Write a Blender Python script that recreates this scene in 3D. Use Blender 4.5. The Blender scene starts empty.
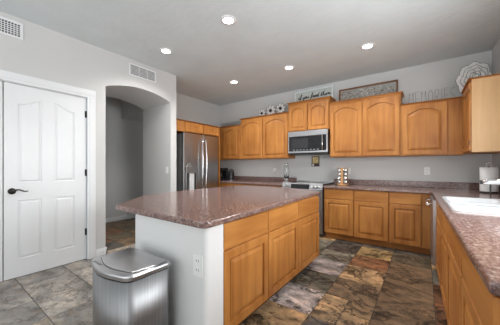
import bpy, bmesh, math, random
from mathutils import Vector, Matrix
random.seed(7)
PI = math.pi
S = bpy.context.scene
COL = S.collection
H = 2.86            # ceiling height
CT = 0.895          # worktop height
XL, XR, YB = -3.6, 0.785, 4.71
XA = -4.42          # wall behind the refrigerator

# ------------------------------------------------------------------ camera, world, lights
cam_d = bpy.data.cameras.new('camera'); cam = bpy.data.objects.new('camera', cam_d); COL.objects.link(cam)
cam.location = (0, 0, 1.22); cam.rotation_euler = (PI/2, 0, math.radians(35.9))
cam_d.sensor_width = 36; cam_d.lens = 239/500*36; cam_d.shift_y = 0.009; cam_d.clip_start = 0.02
S.camera = cam
S.view_settings.view_transform = 'Standard'; S.view_settings.look = 'None'
S.view_settings.exposure = 0.34; S.view_settings.gamma = 1; S.view_settings.use_curve_mapping = False

W = bpy.data.worlds.new('world'); S.world = W; W.use_nodes = True
wn = W.node_tree.nodes; wb = wn['Background']
wb.inputs[0].default_value = (0.94, 0.97, 1.0, 1); wb.inputs[1].default_value = 1.6
# pale sky above; below the horizon an added bright glow lifts the ceiling
wt_ = W.node_tree; tcw = wn.new('ShaderNodeTexCoord'); sep = wn.new('ShaderNodeSeparateXYZ'); rw = wn.new('ShaderNodeValToRGB'); mw_ = wn.new('ShaderNodeMath')
mw_.operation = 'MULTIPLY_ADD'; mw_.inputs[1].default_value = 0.5; mw_.inputs[2].default_value = 0.5
wt_.links.new(tcw.outputs['Generated'], sep.inputs[0]); wt_.links.new(sep.outputs['Z'], mw_.inputs[0]); wt_.links.new(mw_.outputs[0], rw.inputs['Fac'])
rw.color_ramp.elements[0].position = 0.46; rw.color_ramp.elements[0].color = (2.0, 2.05, 2.1, 1)
rw.color_ramp.elements[1].position = 0.53; rw.color_ramp.elements[1].color = (0.93, 0.97, 1.0, 1)
wt_.links.new(rw.outputs['Color'], wb.inputs[0])

def area(name, loc, rot, sx, sy, power, color=(1, 1, 1)):
    l = bpy.data.lights.new(name, 'AREA'); l.shape = 'RECTANGLE'; l.size = sx; l.size_y = sy
    l.energy = power; l.color = color
    o = bpy.data.objects.new(name, l); COL.objects.link(o); o.location = loc; o.rotation_euler = rot
    return o
# added fill for daylight from behind the camera; daylight through the window over the sink
area('rear_daylight_fill', (-0.6, -3.6, 1.35), (PI/2, 0, PI), 4.4, 2.2, 14, (1.0, 0.99, 0.97))
area('sink_window_daylight', (XR-0.03, 1.85, 1.55), (0, PI/2, 0), 1.0, 1.5, 42, (0.95, 0.98, 1.0))

# ------------------------------------------------------------------ materials
def mat(name):
    m = bpy.data.materials.new(name); m.use_nodes = True
    return m, m.node_tree.nodes, m.node_tree.links, m.node_tree.nodes['Principled BSDF']
def plain(name, col, rough=0.5, metal=0.0, emit=None, es=0, spec=None, bump=None, vary=0.06, vscale=6):
    m, n, l, b = mat(name)
    tc = n.new('ShaderNodeTexCoord')
    nz = n.new('ShaderNodeTexNoise'); nz.inputs['Scale'].default_value = vscale; nz.inputs['Detail'].default_value = 3
    l.new(tc.outputs['Object'], nz.inputs['Vector'])
    r = n.new('ShaderNodeValToRGB')
    r.color_ramp.elements[0].position = 0.3; r.color_ramp.elements[1].position = 0.7
    r.color_ramp.elements[0].color = tuple(c*(1-vary) for c in col[:3])+(1,)
    r.color_ramp.elements[1].color = tuple(min(1, c*(1+vary)) for c in col[:3])+(1,)
    l.new(nz.outputs['Fac'], r.inputs['Fac']); l.new(r.outputs['Color'], b.inputs['Base Color'])
    b.inputs['Roughness'].default_value = rough; b.inputs['Metallic'].default_value = metal
    if spec is not None: b.inputs['Specular IOR Level'].default_value = spec
    if emit: b.inputs['Emission Color'].default_value = emit+(1,); b.inputs['Emission Strength'].default_value = es
    if bump:
        n2 = n.new('ShaderNodeTexNoise'); n2.inputs['Scale'].default_value = bump[0]; n2.inputs['Detail'].default_value = 2
        l.new(tc.outputs['Object'], n2.inputs['Vector'])
        bp = n.new('ShaderNodeBump'); bp.inputs['Strength'].default_value = bump[1]; bp.inputs['Distance'].default_value = 0.004
        l.new(n2.outputs['Fac'], bp.inputs['Height']); l.new(bp.outputs['Normal'], b.inputs['Normal'])
    return m
def wood(name, c0, c1, scale=(14, 14, 1.4), rough=0.42):
    m, n, l, b = mat(name)
    tc = n.new('ShaderNodeTexCoord'); mp = n.new('ShaderNodeMapping'); mp.inputs['Scale'].default_value = scale
    oi = n.new('ShaderNodeObjectInfo')
    ad = n.new('ShaderNodeVectorMath'); ad.operation = 'ADD'
    sc = n.new('ShaderNodeVectorMath'); sc.operation = 'SCALE'; sc.inputs['Scale'].default_value = 7
    cx = n.new('ShaderNodeCombineXYZ')
    for i in range(3): l.new(oi.outputs['Random'], cx.inputs[i])
    l.new(cx.outputs[0], sc.inputs[0]); l.new(tc.outputs['Object'], ad.inputs[0]); l.new(sc.outputs[0], ad.inputs[1])
    l.new(ad.outputs[0], mp.inputs['Vector'])
    nz = n.new('ShaderNodeTexNoise'); nz.inputs['Scale'].default_value = 1.0; nz.inputs['Detail'].default_value = 5; nz.inputs['Distortion'].default_value = 0.6
    l.new(mp.outputs[0], nz.inputs['Vector'])
    n2 = n.new('ShaderNodeTexNoise'); n2.inputs['Scale'].default_value = 2.2; n2.inputs['Detail'].default_value = 2
    l.new(ad.outputs[0], n2.inputs['Vector'])
    mx = n.new('ShaderNodeMath'); mx.operation = 'MULTIPLY_ADD'; mx.inputs[1].default_value = 0.55
    m2 = n.new('ShaderNodeMath'); m2.operation = 'MULTIPLY'; m2.inputs[1].default_value = 0.45
    l.new(n2.outputs['Fac'], m2.inputs[0]); l.new(nz.outputs['Fac'], mx.inputs[0]); l.new(m2.outputs[0], mx.inputs[2])
    r = n.new('ShaderNodeValToRGB'); r.color_ramp.elements[0].position = 0.30; r.color_ramp.elements[1].position = 0.66
    r.color_ramp.elements[0].color = c0+(1,); r.color_ramp.elements[1].color = c1+(1,)
    l.new(mx.outputs[0], r.inputs['Fac']); l.new(r.outputs['Color'], b.inputs['Base Color'])
    b.inputs['Roughness'].default_value = rough; b.inputs['Specular IOR Level'].default_value = 0.3
    return m
WOOD = wood('honey_maple', (0.29, 0.098, 0.020), (0.53, 0.232, 0.060))
WOODH = wood('honey_maple_horizontal', (0.29, 0.098, 0.020), (0.53, 0.232, 0.060), (1.6, 14, 14))
GROOVE = wood('maple_edge', (0.30, 0.11, 0.025), (0.42, 0.17, 0.045))
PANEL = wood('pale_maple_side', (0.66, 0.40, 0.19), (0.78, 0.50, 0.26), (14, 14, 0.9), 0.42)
DWOOD = wood('dark_walnut', (0.15, 0.065, 0.028), (0.27, 0.125, 0.055), (2, 30, 30), 0.5)
LWOOD = wood('pale_wood', (0.42, 0.22, 0.09), (0.58, 0.34, 0.16), (30, 30, 3), 0.5)
WALL = plain('wall_paint', (0.60, 0.60, 0.592), 0.75, vary=0.015, vscale=2, bump=(60, 0.25))
CEIL = plain('ceiling_paint', (0.68, 0.735, 0.75), 0.85, vary=0.03, vscale=3, bump=(14, 0.9))
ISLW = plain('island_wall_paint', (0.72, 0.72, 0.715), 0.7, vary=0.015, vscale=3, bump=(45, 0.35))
WHITE = plain('white_semigloss', (0.78, 0.79, 0.80), 0.35, vary=0.01)
PLASTIC = plain('white_plastic', (0.80, 0.80, 0.79), 0.3, vary=0.01)
CERAMIC = plain('white_enamel', (0.74, 0.76, 0.78), 0.12, vary=0.01)
BLACK = plain('black_plastic', (0.012, 0.012, 0.013), 0.3, vary=0.1)
BGLASS = plain('black_glass', (0.008, 0.008, 0.010), 0.06, vary=0.1)
BRONZE = plain('dark_bronze', (0.035, 0.03, 0.028), 0.35, 0.8, vary=0.1)
CHROME = plain('chrome', (0.75, 0.75, 0.76), 0.12, 1.0, vary=0.01)
VENTD = plain('vent_dark', (0.05, 0.05, 0.05), 0.8)
WIRE = plain('grey_wire', (0.22, 0.22, 0.22), 0.45, 0.4)
INK = plain('black_ink', (0.012, 0.012, 0.012), 0.6)
SIGNB = plain('pale_sign_board', (0.52, 0.55, 0.52), 0.7, vary=0.03)
SIGNF = plain('whitewashed_frame', (0.70, 0.76, 0.76), 0.6, vary=0.06, vscale=20)
CREAM = plain('cream_petal', (0.82, 0.81, 0.79), 0.7, vary=0.05, vscale=14)
DIM = plain('grey_backing', (0.40, 0.39, 0.37), 0.7)
BRASSY = plain('antique_gold', (0.55, 0.43, 0.20), 0.5, 0.1, vary=0.35, vscale=45)
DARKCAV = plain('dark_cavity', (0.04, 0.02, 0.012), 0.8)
LAMP = plain('lamp_lens', (1, 1, 1), 0.5, emit=(1.0, 0.97, 0.92), es=9)
LEDM = plain('display_glow', (0.05, 0.05, 0.05), 0.3, emit=(0.8, 0.9, 1.0), es=0.5)
def steel(name, col, rough, sc, b_=0.05, amp=0.25):
    m, n, l, b = mat(name)
    tc = n.new('ShaderNodeTexCoord'); mp = n.new('ShaderNodeMapping'); mp.inputs['Scale'].default_value = sc
    l.new(tc.outputs['Object'], mp.inputs['Vector'])
    nz = n.new('ShaderNodeTexNoise'); nz.inputs['Scale'].default_value = 1; nz.inputs['Detail'].default_value = 4
    l.new(mp.outputs[0], nz.inputs['Vector'])
    r = n.new('ShaderNodeValToRGB'); r.color_ramp.elements[0].position = 0.3; r.color_ramp.elements[1].position = 0.7
    r.color_ramp.elements[0].color = tuple(c*(1-amp) for c in col)+(1,); r.color_ramp.elements[1].color = tuple(min(1, c*(1+amp)) for c in col)+(1,)
    l.new(nz.outputs['Fac'], r.inputs['Fac']); l.new(r.outputs['Color'], b.inputs['Base Color'])
    b.inputs['Metallic'].default_value = 1; b.inputs['Roughness'].default_value = rough
    b.inputs['Anisotropic'].default_value = 0.4
    bp = n.new('ShaderNodeBump'); bp.inputs['Strength'].default_value = b_; bp.inputs['Distance'].default_value = 0.002
    l.new(nz.outputs['Fac'], bp.inputs['Height']); l.new(bp.outputs['Normal'], b.inputs['Normal'])
    return m
STEEL = steel('brushed_steel', (0.50, 0.50, 0.51), 0.33, (3, 3, 160), amp=0.06)
STEELV = steel('brushed_steel_vertical', (0.42, 0.42, 0.43), 0.36, (130, 130, 1.5), amp=0.10)
CANST = steel('can_steel', (0.29, 0.29, 0.295), 0.48, (90, 90, 1.2), amp=0.12)
FRIDGE = steel('dark_steel', (0.37, 0.37, 0.375), 0.28, (120, 120, 1.2), amp=0.10)

def glass_mat():
    m, n, l, b = mat('clear_glass')
    b.inputs['Transmission Weight'].default_value = 1; b.inputs['Roughness'].default_value = 0.03; b.inputs['IOR'].default_value = 1.3
    b.inputs['Base Color'].default_value = (0.93, 0.95, 0.95, 1)
    return m
GLASS = glass_mat()

def worktop_mat():
    m, n, l, b = mat('speckled_laminate')
    tc = n.new('ShaderNodeTexCoord')
    a = n.new('ShaderNodeTexNoise'); a.inputs['Scale'].default_value = 58; a.inputs['Detail'].default_value = 5; a.inputs['Roughness'].default_value = 0.65
    mp = n.new('ShaderNodeMapping'); mp.inputs['Scale'].default_value = (1, 0.7, 1)
    l.new(tc.outputs['Object'], mp.inputs['Vector']); l.new(mp.outputs[0], a.inputs['Vector'])
    r = n.new('ShaderNodeValToRGB'); e = r.color_ramp.elements
    e[0].position = 0.33; e[0].color = (0.085, 0.050, 0.052, 1)
    e[1].position = 0.68; e[1].color = (0.38, 0.31, 0.28, 1)
    x = e.new(0.44); x.color = (0.155, 0.088, 0.08, 1)
    x = e.new(0.56); x.color = (0.25, 0.165, 0.14, 1)
    l.new(a.outputs['Fac'], r.inputs['Fac'])
    v = n.new('ShaderNodeTexVoronoi'); v.inputs['Scale'].default_value = 95; l.new(tc.outputs['Object'], v.inputs['Vector'])
    r2 = n.new('ShaderNodeValToRGB'); r2.color_ramp.elements[0].position = 0.10; r2.color_ramp.elements[1].position = 0.28
    r2.color_ramp.elements[0].color = (1, 1, 1, 1); r2.color_ramp.elements[1].color = (0, 0, 0, 1)
    l.new(v.outputs['Distance'], r2.inputs['Fac'])
    mu = n.new('ShaderNodeMath'); mu.operation = 'MULTIPLY'; mu.inputs[1].default_value = 0.35; l.new(r2.outputs['Color'], mu.inputs[0])
    mx = n.new('ShaderNodeMixRGB'); l.new(mu.outputs[0], mx.inputs['Fac']); l.new(r.outputs['Color'], mx.inputs['Color1'])
    mx.inputs['Color2'].default_value = (0.50, 0.40, 0.40, 1)
    l.new(mx.outputs['Color'], b.inputs['Base Color'])
    b.inputs['Roughness'].default_value = 0.16
    bp = n.new('ShaderNodeBump'); bp.inputs['Strength'].default_value = 0.12; bp.inputs['Distance'].default_value = 0.001
    l.new(a.outputs['Fac'], bp.inputs['Height']); l.new(bp.outputs['Normal'], b.inputs['Normal'])
    return m
TOP = worktop_mat()

def slate_mat():
    m, n, l, b = mat('slate_tile')
    tc = n.new('ShaderNodeTexCoord')
    at = n.new('ShaderNodeAttribute'); at.attribute_name = 'tile'
    sd = n.new('ShaderNodeAttribute'); sd.attribute_name = 'seed'
    # every tile gets its own patch of the veining
    sc = n.new('ShaderNodeVectorMath'); sc.operation = 'SCALE'; sc.inputs['Scale'].default_value = 23
    l.new(sd.outputs['Vector'], sc.inputs[0])
    ad = n.new('ShaderNodeVectorMath'); l.new(tc.outputs['Object'], ad.inputs[0]); l.new(sc.outputs[0], ad.inputs[1])
    mp = n.new('ShaderNodeMapping'); mp.inputs['Rotation'].default_value = (0, 0, 0.45); mp.inputs['Scale'].default_value = (1.0, 1.7, 1)
    l.new(ad.outputs[0], mp.inputs['Vector'])
    a = n.new('ShaderNodeTexNoise'); a.inputs['Scale'].default_value = 3.2; a.inputs['Detail'].default_value = 7; a.inputs['Distortion'].default_value = 0.45; a.inputs['Roughness'].default_value = 0.74
    l.new(mp.outputs[0], a.inputs['Vector'])
    r = n.new('ShaderNodeValToRGB'); e = r.color_ramp.elements
    e[0].position = 0.40; e[0].color = (0.05, 0.045, 0.04, 1)
    e[1].position = 0.62; e[1].color = (1.9, 1.75, 1.6, 1)
    x = e.new(0.435); x.color = (0.50, 0.50, 0.50, 1)
    x = e.new(0.53); x.color = (1.0, 1.0, 1.0, 1)
    l.new(a.outputs['Fac'], r.inputs['Fac'])
    mu = n.new('ShaderNodeMixRGB'); mu.blend_type = 'MULTIPLY'; sx_ = n.new('ShaderNodeSeparateXYZ'); l.new(sd.outputs['Vector'], sx_.inputs[0]); l.new(sx_.outputs['Z'], mu.inputs['Fac'])
    l.new(at.outputs['Color'], mu.inputs['Color1']); l.new(r.outputs['Color'], mu.inputs['Color2'])
    ck_ = n.new('ShaderNodeTexNoise'); ck_.inputs['Scale'].default_value = 1.5; ck_.inputs['Detail'].default_value = 9; ck_.inputs['Roughness'].default_value = 0.68; ck_.inputs['Distortion'].default_value = 0.3
    l.new(ad.outputs[0], ck_.inputs['Vector'])
    rc_ = n.new('ShaderNodeValToRGB'); ee = rc_.color_ramp.elements
    ee[0].position = 0.490; ee[0].color = (1, 1, 1, 1); ee[1].position = 0.522; ee[1].color = (1, 1, 1, 1)
    x = ee.new(0.50); x.color = (0.06, 0.06, 0.065, 1)
    x = ee.new(0.511); x.color = (0.12, 0.11, 0.10, 1)
    l.new(ck_.outputs['Fac'], rc_.inputs['Fac'])
    mk = n.new('ShaderNodeMixRGB'); mk.blend_type = 'MULTIPLY'; l.new(sx_.outputs['Z'], mk.inputs['Fac'])
    c = n.new('ShaderNodeTexNoise'); c.inputs['Scale'].default_value = 9; c.inputs['Detail'].default_value = 6; c.inputs['Distortion'].default_value = 1.5
    l.new(ad.outputs[0], c.inputs['Vector'])
    r3 = n.new('ShaderNodeValToRGB'); r3.color_ramp.elements[0].position = 0.52; r3.color_ramp.elements[1].position = 0.64
    r3.color_ramp.elements[0].color = (0, 0, 0, 1); r3.color_ramp.elements[1].color = (0.38, 0.38, 0.38, 1)
    l.new(c.outputs['Fac'], r3.inputs['Fac'])
    m3 = n.new('ShaderNodeMixRGB'); l.new(r3.outputs['Color'], m3.inputs['Fac']); l.new(mu.outputs['Color'], m3.inputs['Color1'])
    m3.inputs['Color2'].default_value = (0.24, 0.155, 0.085, 1)
    l.new(m3.outputs['Color'], mk.inputs['Color1']); l.new(rc_.outputs['Color'], mk.inputs['Color2']); l.new(mk.outputs['Color'], b.inputs['Base Color'])
    b.inputs['Roughness'].default_value = 0.48; b.inputs['Specular IOR Level'].default_value = 0.3
    bp = n.new('ShaderNodeBump'); bp.inputs['Strength'].default_value = 0.5; bp.inputs['Distance'].default_value = 0.006
    l.new(a.outputs['Fac'], bp.inputs['Height']); l.new(bp.outputs['Normal'], b.inputs['Normal'])
    return m
SLATE = slate_mat()
GROUT = plain('dark_grout', (0.06, 0.05, 0.045), 0.9)

# ------------------------------------------------------------------ mesh helpers
class MB:
    def __init__(s): s.bm = bmesh.new()
    def box(s, x0, x1, y0, y1, z0, z1, bev=0, seg=2, mi=0):
        t = bmesh.new()
        bmesh.ops.create_cube(t, size=1)
        for v in t.verts:
            v.co = Vector(((x0+x1)/2+v.co.x*(x1-x0), (y0+y1)/2+v.co.y*(y1-y0), (z0+z1)/2+v.co.z*(z1-z0)))
        if bev: bmesh.ops.bevel(t, geom=list(t.edges), offset=bev, segments=seg, affect='EDGES', profile=0.5)
        return s.merge(t, mi)
    def merge(s, t, mi=0, M=None):
        mp = {}
        for v in t.verts: mp[v] = s.bm.verts.new(M @ v.co if M else v.co)
        for f in t.faces:
            try: g = s.bm.faces.new([mp[v] for v in f.verts]); g.material_index = mi; g.smooth = f.smooth
            except ValueError: pass
        t.free(); return s
    def prism(s, pts, a0, a1, axis='z', bev=0, seg=3, mi=0, which='all'):
        t = bmesh.new()
        def P(p, a):
            return Vector((p[0], p[1], a)) if axis == 'z' else Vector((a, p[0], p[1])) if axis == 'x' else Vector((p[0], a, p[1]))
        A = [t.verts.new(P(p, a0)) for p in pts]; B = [t.verts.new(P(p, a1)) for p in pts]
        n = len(pts)
        t.faces.new(A[::-1]); t.faces.new(B)
        for i in range(n): t.faces.new([A[i], A[(i+1) % n], B[(i+1) % n], B[i]])
        bmesh.ops.recalc_face_normals(t, faces=t.faces)
        if bev:
            es = [e for e in t.edges if len(e.link_faces) == 2 and (which == 'all' or (which == 'rim' and (e.verts[0] in A) == (e.verts[1] in A)))]
            bmesh.ops.bevel(t, geom=es, offset=bev, segments=seg, affect='EDGES', profile=0.5)
        return s.merge(t, mi)
    def loops(s, L, cap0=True, cap1=True, closed=True, mi=0, smooth=False):
        t = bmesh.new()
        V = [[t.verts.new(p) for p in lp] for lp in L]
        n = len(L[0])
        for a, b in zip(V, V[1:]):
            for i in range(n if closed else n-1):
                f = t.faces.new([a[i], a[(i+1) % n], b[(i+1) % n], b[i]]); f.smooth = smooth
        if cap0: t.faces.new(V[0][::-1])
        if cap1: t.faces.new(V[-1])
        bmesh.ops.recalc_face_normals(t, faces=t.faces)
        return s.merge(t, mi)
    def lathe(s, prof, c=(0, 0, 0), n=24, axis='z', mi=0, cap=True):
        L = []
        for r, h in prof:
            lp = []
            for i in range(n):
                a = 2*PI*i/n; p = (r*math.cos(a), r*math.sin(a), h)
                if axis == 'x': p = (p[2], p[0], p[1])
                if axis == 'y': p = (p[0], p[2], p[1])
                lp.append(Vector(c)+Vector(p))
            L.append(lp)
        return s.loops(L, cap, cap, True, mi, True)
    def tube(s, pts, r, n=8, mi=0):
        pts = [Vector(p) for p in pts]; L = []; up = Vector((0.13, 0.21, 1)).normalized()
        for i, p in enumerate(pts):
            d = (pts[min(i+1, len(pts)-1)]-pts[max(i-1, 0)])
            d = d.normalized() if d.length else Vector((0, 0, 1))
            a = d.cross(up)
            if a.length < 0.05: a = d.cross(Vector((1, 0.2, 0)))
            a.normalize(); b = d.cross(a)
            rr = r[i] if isinstance(r, (list, tuple)) else r
            L.append([p+a*rr*math.cos(2*PI*k/n)+b*rr*math.sin(2*PI*k/n) for k in range(n)])
        return s.loops(L, True, True, True, mi, True)
    def build(s, name, m, parent=None, smooth=False, loc=None):
        me = bpy.data.meshes.new(name); s.bm.normal_update(); s.bm.to_mesh(me); s.bm.free()
        for x in (m if isinstance(m, (list, tuple)) else [m]): me.materials.append(x)
        if smooth:
            for p in me.polygons: p.use_smooth = True
        o = bpy.data.objects.new(name, me); COL.objects.link(o)
        if parent: o.parent = parent
        if loc: o.location = loc
        return o
def tag(o, label=None, cat=None, group=None, kind=None):
    if label: o['label'] = label
    if cat: o['category'] = cat
    if group: o['group'] = group
    if kind: o['kind'] = kind
    return o
def thing(name, label, cat, loc=(0, 0, 0), rz=0, group=None):
    o = bpy.data.objects.new(name, None); o.empty_display_size = 0.05; COL.objects.link(o)
    o.location = loc; o.rotation_euler = (0, 0, rz); tag(o, label, cat, group); return o
def struct(o): o['kind'] = 'structure'; return o
def cut(o, cutter):
    md = o.modifiers.new('b', 'BOOLEAN'); md.object = cutter; md.solver = 'EXACT'
    dg = bpy.context.evaluated_depsgraph_get(); me = bpy.data.meshes.new_from_object(o.evaluated_get(dg))
    o.modifiers.clear(); o.data = me
    bpy.data.objects.remove(cutter)
def rrect(x0, x1, y0, y1, r, n=5):
    P = []
    for cx, cy, a0 in ((x1-r, y0+r, -PI/2), (x1-r, y1-r, 0), (x0+r, y1-r, PI/2), (x0+r, y0+r, PI)):
        for i in range(n+1):
            a = a0+PI/2*i/n; P.append((cx+r*math.cos(a), cy+r*math.sin(a)))
    return P
def copy_tree(o, parent=None):
    c = o.copy(); COL.objects.link(c); c.parent = parent
    for ch in list(o.children): copy_tree(ch, c)
    return c

# ------------------------------------------------------------------ floor
T = 0.423; X0, Y0 = -0.34, 1.88
pal = {'tan': (0.38, 0.25, 0.135), 'yel': (0.32, 0.22, 0.10), 'rust': (0.22, 0.10, 0.05), 'olive': (0.145, 0.115, 0.075),
       'grey': (0.185, 0.17, 0.135), 'pink': (0.48, 0.42, 0.40), 'dark': (0.085, 0.075, 0.065), 'brown': (0.17, 0.115, 0.07),
       'stone': (0.27, 0.245, 0.22), 'slate': (0.21, 0.195, 0.18), 'sand': (0.33, 0.275, 0.215)}
known = {(-1, 4): 'yel', (-1, 3): 'rust', (-1, 2): 'tan', (-1, 1): 'brown', (-1, 0): 'tan', (0, 4): 'olive', (0, 3): 'brown', (0, 2): 'brown', (0, 1): 'brown', (0, 0): 'brown',
         (-2, 4): 'dark', (-2, 3): 'grey', (-2, 2): 'pink', (-2, 1): 'grey', (-2, 0): 'pink', (-2, -1): 'tan', (-1, -1): 'dark', (0, -1): 'olive', (-3, -1): 'tan',
         (-3, 4): 'grey', (-3, 3): 'olive', (0, 5): 'dark', (-7, -3): 'stone', (-6, -3): 'stone', (-7, -4): 'slate', (-6, -4): 'slate', (-5, -4): 'sand', (-5, -3): 'stone', (-6, -2): 'sand', (-7, -2): 'stone', (-8, -3): 'slate', (-8, -4): 'slate', (-5, -2): 'stone', (-6, -5): 'stone', (-7, -5): 'slate', (-1, 5): 'dark', (-2, 5): 'dark'}
rf = random.Random(12)
bm = bmesh.new(); lt = bm.loops.layers.float_color.new('tile'); ls = bm.loops.layers.float_color.new('seed')
g = 0.0035
def tile(x0, x1, y0, y1, c, seed):
    t = []
    for (px, py, pz) in ((x0+g, y0+g, 0), (x1-g, y0+g, 0), (x1-g, y1-g, 0), (x0+g, y1-g, 0)): t.append(bm.verts.new((px, py, pz)))
    d = [bm.verts.new((v.co.x+(-.0015 if i in (0, 3) else .0015), v.co.y+(-.0015 if i < 2 else .0015), -0.004)) for i, v in enumerate(t)]
    fs = [bm.faces.new(t)]+[bm.faces.new([t[i], d[i], d[(i+1) % 4], t[(i+1) % 4]]) for i in range(4)]
    for f in fs:
        for lp in f.loops: lp[lt] = c+(1,); lp[ls] = seed+(1,)
for i in range(-14, 8):
    for j in range(-14, 8):
        x0 = X0+i*T; y0 = Y0+j*T
        if x0 > 3: continue
        if (i, j) in known: c = pal[known[(i, j)]]
        elif i <= -4: c = pal[rf.choice(['stone', 'slate', 'sand', 'stone', 'slate', 'brown'])] if x0 > -3.8 else pal[rf.choice(['brown', 'dark', 'olive', 'brown', 'rust'])]
        else: c = pal[rf.choice(['tan', 'grey', 'brown', 'olive', 'rust', 'pink'])]
        k = rf.uniform(0.82, 1.0)*(1.45 if i <= -5 else 1); c = tuple(v*k for v in c)  # left tiles lightened in colour to stand for the brighter light there
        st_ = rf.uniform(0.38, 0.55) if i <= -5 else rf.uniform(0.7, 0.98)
        sd = lambda: (rf.random(), rf.random(), st_)
        if (i, j) == (0, 1): continue
        if (i, j) == (0, 2):
            tile(x0, x0+T, y0-T, y0+T, c, sd()); continue
        if (i, j) == (-1, 0):
            for a in (0, 1):
                for b_ in (0, 1): tile(x0+a*T/2, x0+(a+1)*T/2, y0+b_*T/2, y0+(b_+1)*T/2, c, sd())
            continue
        if (i, j) == (-7, -3): tile(x0-T*0, x0+T, y0, y0+T, c, sd()); continue
        tile(x0, x0+T, y0, y0+T, c, sd())
# grout bed and slab under the tiles
me_extra = MB()
n0 = len(bm.verts)
me = bpy.data.meshes.new('floor')
for f in bm.faces: f.material_index = 0
gv = [bm.verts.new(p) for p in ((-6.4, -4.1, -0.003), (3.1, -4.1, -0.003), (3.1, 5.3, -0.003), (-6.4, 5.3, -0.003))]
gf = bm.faces.new(gv); gf.material_index = 1
gb = [bm.verts.new((v.co.x, v.co.y, -0.1)) for v in gv]
f = bm.faces.new(gb[::-1]); f.material_index = 1
for k in range(4):
    f = bm.faces.new([gv[k], gb[k], gb[(k+1) % 4], gv[(k+1) % 4]]); f.material_index = 1
bm.normal_update()
bm.to_mesh(me); bm.free(); me.materials.append(SLATE); me.materials.append(GROUT)
fl = bpy.data.objects.new('floor', me); COL.objects.link(fl); struct(fl)

# ------------------------------------------------------------------ walls and ceiling
b = MB(); b.box(-6.4, 3.1, -4.1, 5.3, H, H+0.1); ceiling = struct(b.build('ceiling', CEIL))
AY0, AY1, SPR, APX = 1.524, 2.589, 2.35, 2.457
DY0, DY1 = 0.523, 1.291          # the closed right-hand leaf
pts = [(-4.1, 0), (DY0-0.775-0.02, 0), (DY0-0.775-0.02, 2.14), (DY1+0.02, 2.14), (DY1+0.02, 0), (1.45, 0), (1.45, H), (-4.1, H)]
arch = []
for k in range(25):
    t = k/24; arch.append((AY1-(AY1-AY0)*t, SPR+(APX-SPR)*math.sin(PI*t)**0.8))
pts2 = [(1.45, 0), (AY0, 0)]+arch[::-1]+[(AY1, 0), (2.711, 0), (2.711, H), (1.45, H)]
b = MB(); b.prism(pts, XL-0.12, XL, 'x'); b.prism(pts2, XL-0.89, XL, 'x')
wl = struct(b.build('wall_left', WALL))
b = MB(); b.box(XA-0.12, XA, 2.711, YB+0.1, 0, H); struct(b.build('wall_alcove', WALL))
b = MB(); b.box(XA-0.12, XR+0.12, YB, YB+0.12, 0, H); struct(b.build('wall_back', WALL))
b = MB(); wr = b.box(XR, XR+0.12, -1.2, YB, 0, H).build('wall_right', WALL); struct(wr)
c_ = MB(); c_.box(XR-0.2, XR+0.3, 1.1, 2.6, 1.08, 2.05); cut(wr, c_.build('c', WALL))
b = MB(); b.box(-5.74, -5.62, 0.2, 5.3, 0, H); struct(b.build('wall_hall', WALL))
b = MB(); b.box(-5.74, XL-0.12, 0.2, 0.3, 0, H); struct(b.build('wall_light_block_near', WALL))  # unseen wall added to shut outside light out of the hall
b = MB(); b.box(-5.74, -4.54, 5.2, 5.3, 0, H); struct(b.build('wall_light_block_far', WALL))  # likewise unseen, added to close the far end and keep the hall dark
b = MB(); b.box(-5.62, -4.50, 2.72, 5.3, 2.33, H); struct(b.build('trim_5', WALL))
# window over the sink
b = MB()
for a in ((1.1, 1.15, 1.08, 2.05), (2.55, 2.6, 1.08, 2.05), (1.15, 2.55, 1.08, 1.13), (1.15, 2.55, 2.0, 2.05), (1.83, 1.87, 1.13, 2.0)):
    b.box(XR+0.04, XR+0.09, a[0], a[1], a[2], a[3])
wf = struct(b.build('window_1', WHITE))
b = MB(); b.box(XR+0.06, XR+0.065, 1.15, 2.55, 1.13, 2.0); b.build('pane', GLASS, wf)
# baseboards
def baseboard(name, pts, z0=0.0):
    """pts: box list"""
    b = MB()
    for (x0, x1, y0, y1) in pts:
        b.box(x0, x1, y0, y1, z0, 0.075, 0.002); b.box(x0+(0.004 if x1-x0 < 0.05 else 0), x1-(0.004 if x1-x0 < 0.05 else 0), y0+(0.004 if y1-y0 < 0.05 else 0), y1-(0.004 if y1-y0 < 0.05 else 0), 0.07, 0.10, 0.003)
    return struct(b.build(name, WHITE))
baseboard('baseboard_left', [(XL, XL+0.016, 1.398, AY0+0.016), (XL-0.88, XL+0.016, AY0, AY0+0.016), (XL, XL+0.016, AY1-0.016, 2.72), (XL-0.89, XL+0.0, AY1-0.016, AY1)])
baseboard('baseboard_hall', [(-5.62, -5.604, 0.3, 5.2)])
# door casing
b = MB()
def casing(b, y0, y1, z0, z1, vert):
    b.box(XL, XL+0.020, y0, y1, z0, z1, 0.004)
    if vert: b.box(XL+0.018, XL+0.026, y0+0.02, y1-0.035, z0, z1, 0.003)
    else: b.box(XL+0.018, XL+0.026, y0+0.012, y1-0.012, z0+0.03, z1-0.02, 0.003)
TW = 0.103
casing(b, DY1+0.006, DY1+TW, 0, 2.1375, True)
casing(b, DY0-0.775-TW, DY0-0.775-0.006, 0, 2.1375, True)
casing(b, DY0-0.775-TW, DY1+TW, 2.138, 2.138+TW, False)
b.box(XL-0.12, XL, DY1+0.004, DY1+0.02, 0, 2.14); b.box(XL-0.12, XL, DY0-0.775-0.02, DY0-0.775-0.004, 0, 2.14); b.box(XL-0.12, XL, DY0-0.78, DY1+0.004, 2.133, 2.14)
struct(b.build('trim_1', WHITE))
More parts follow.
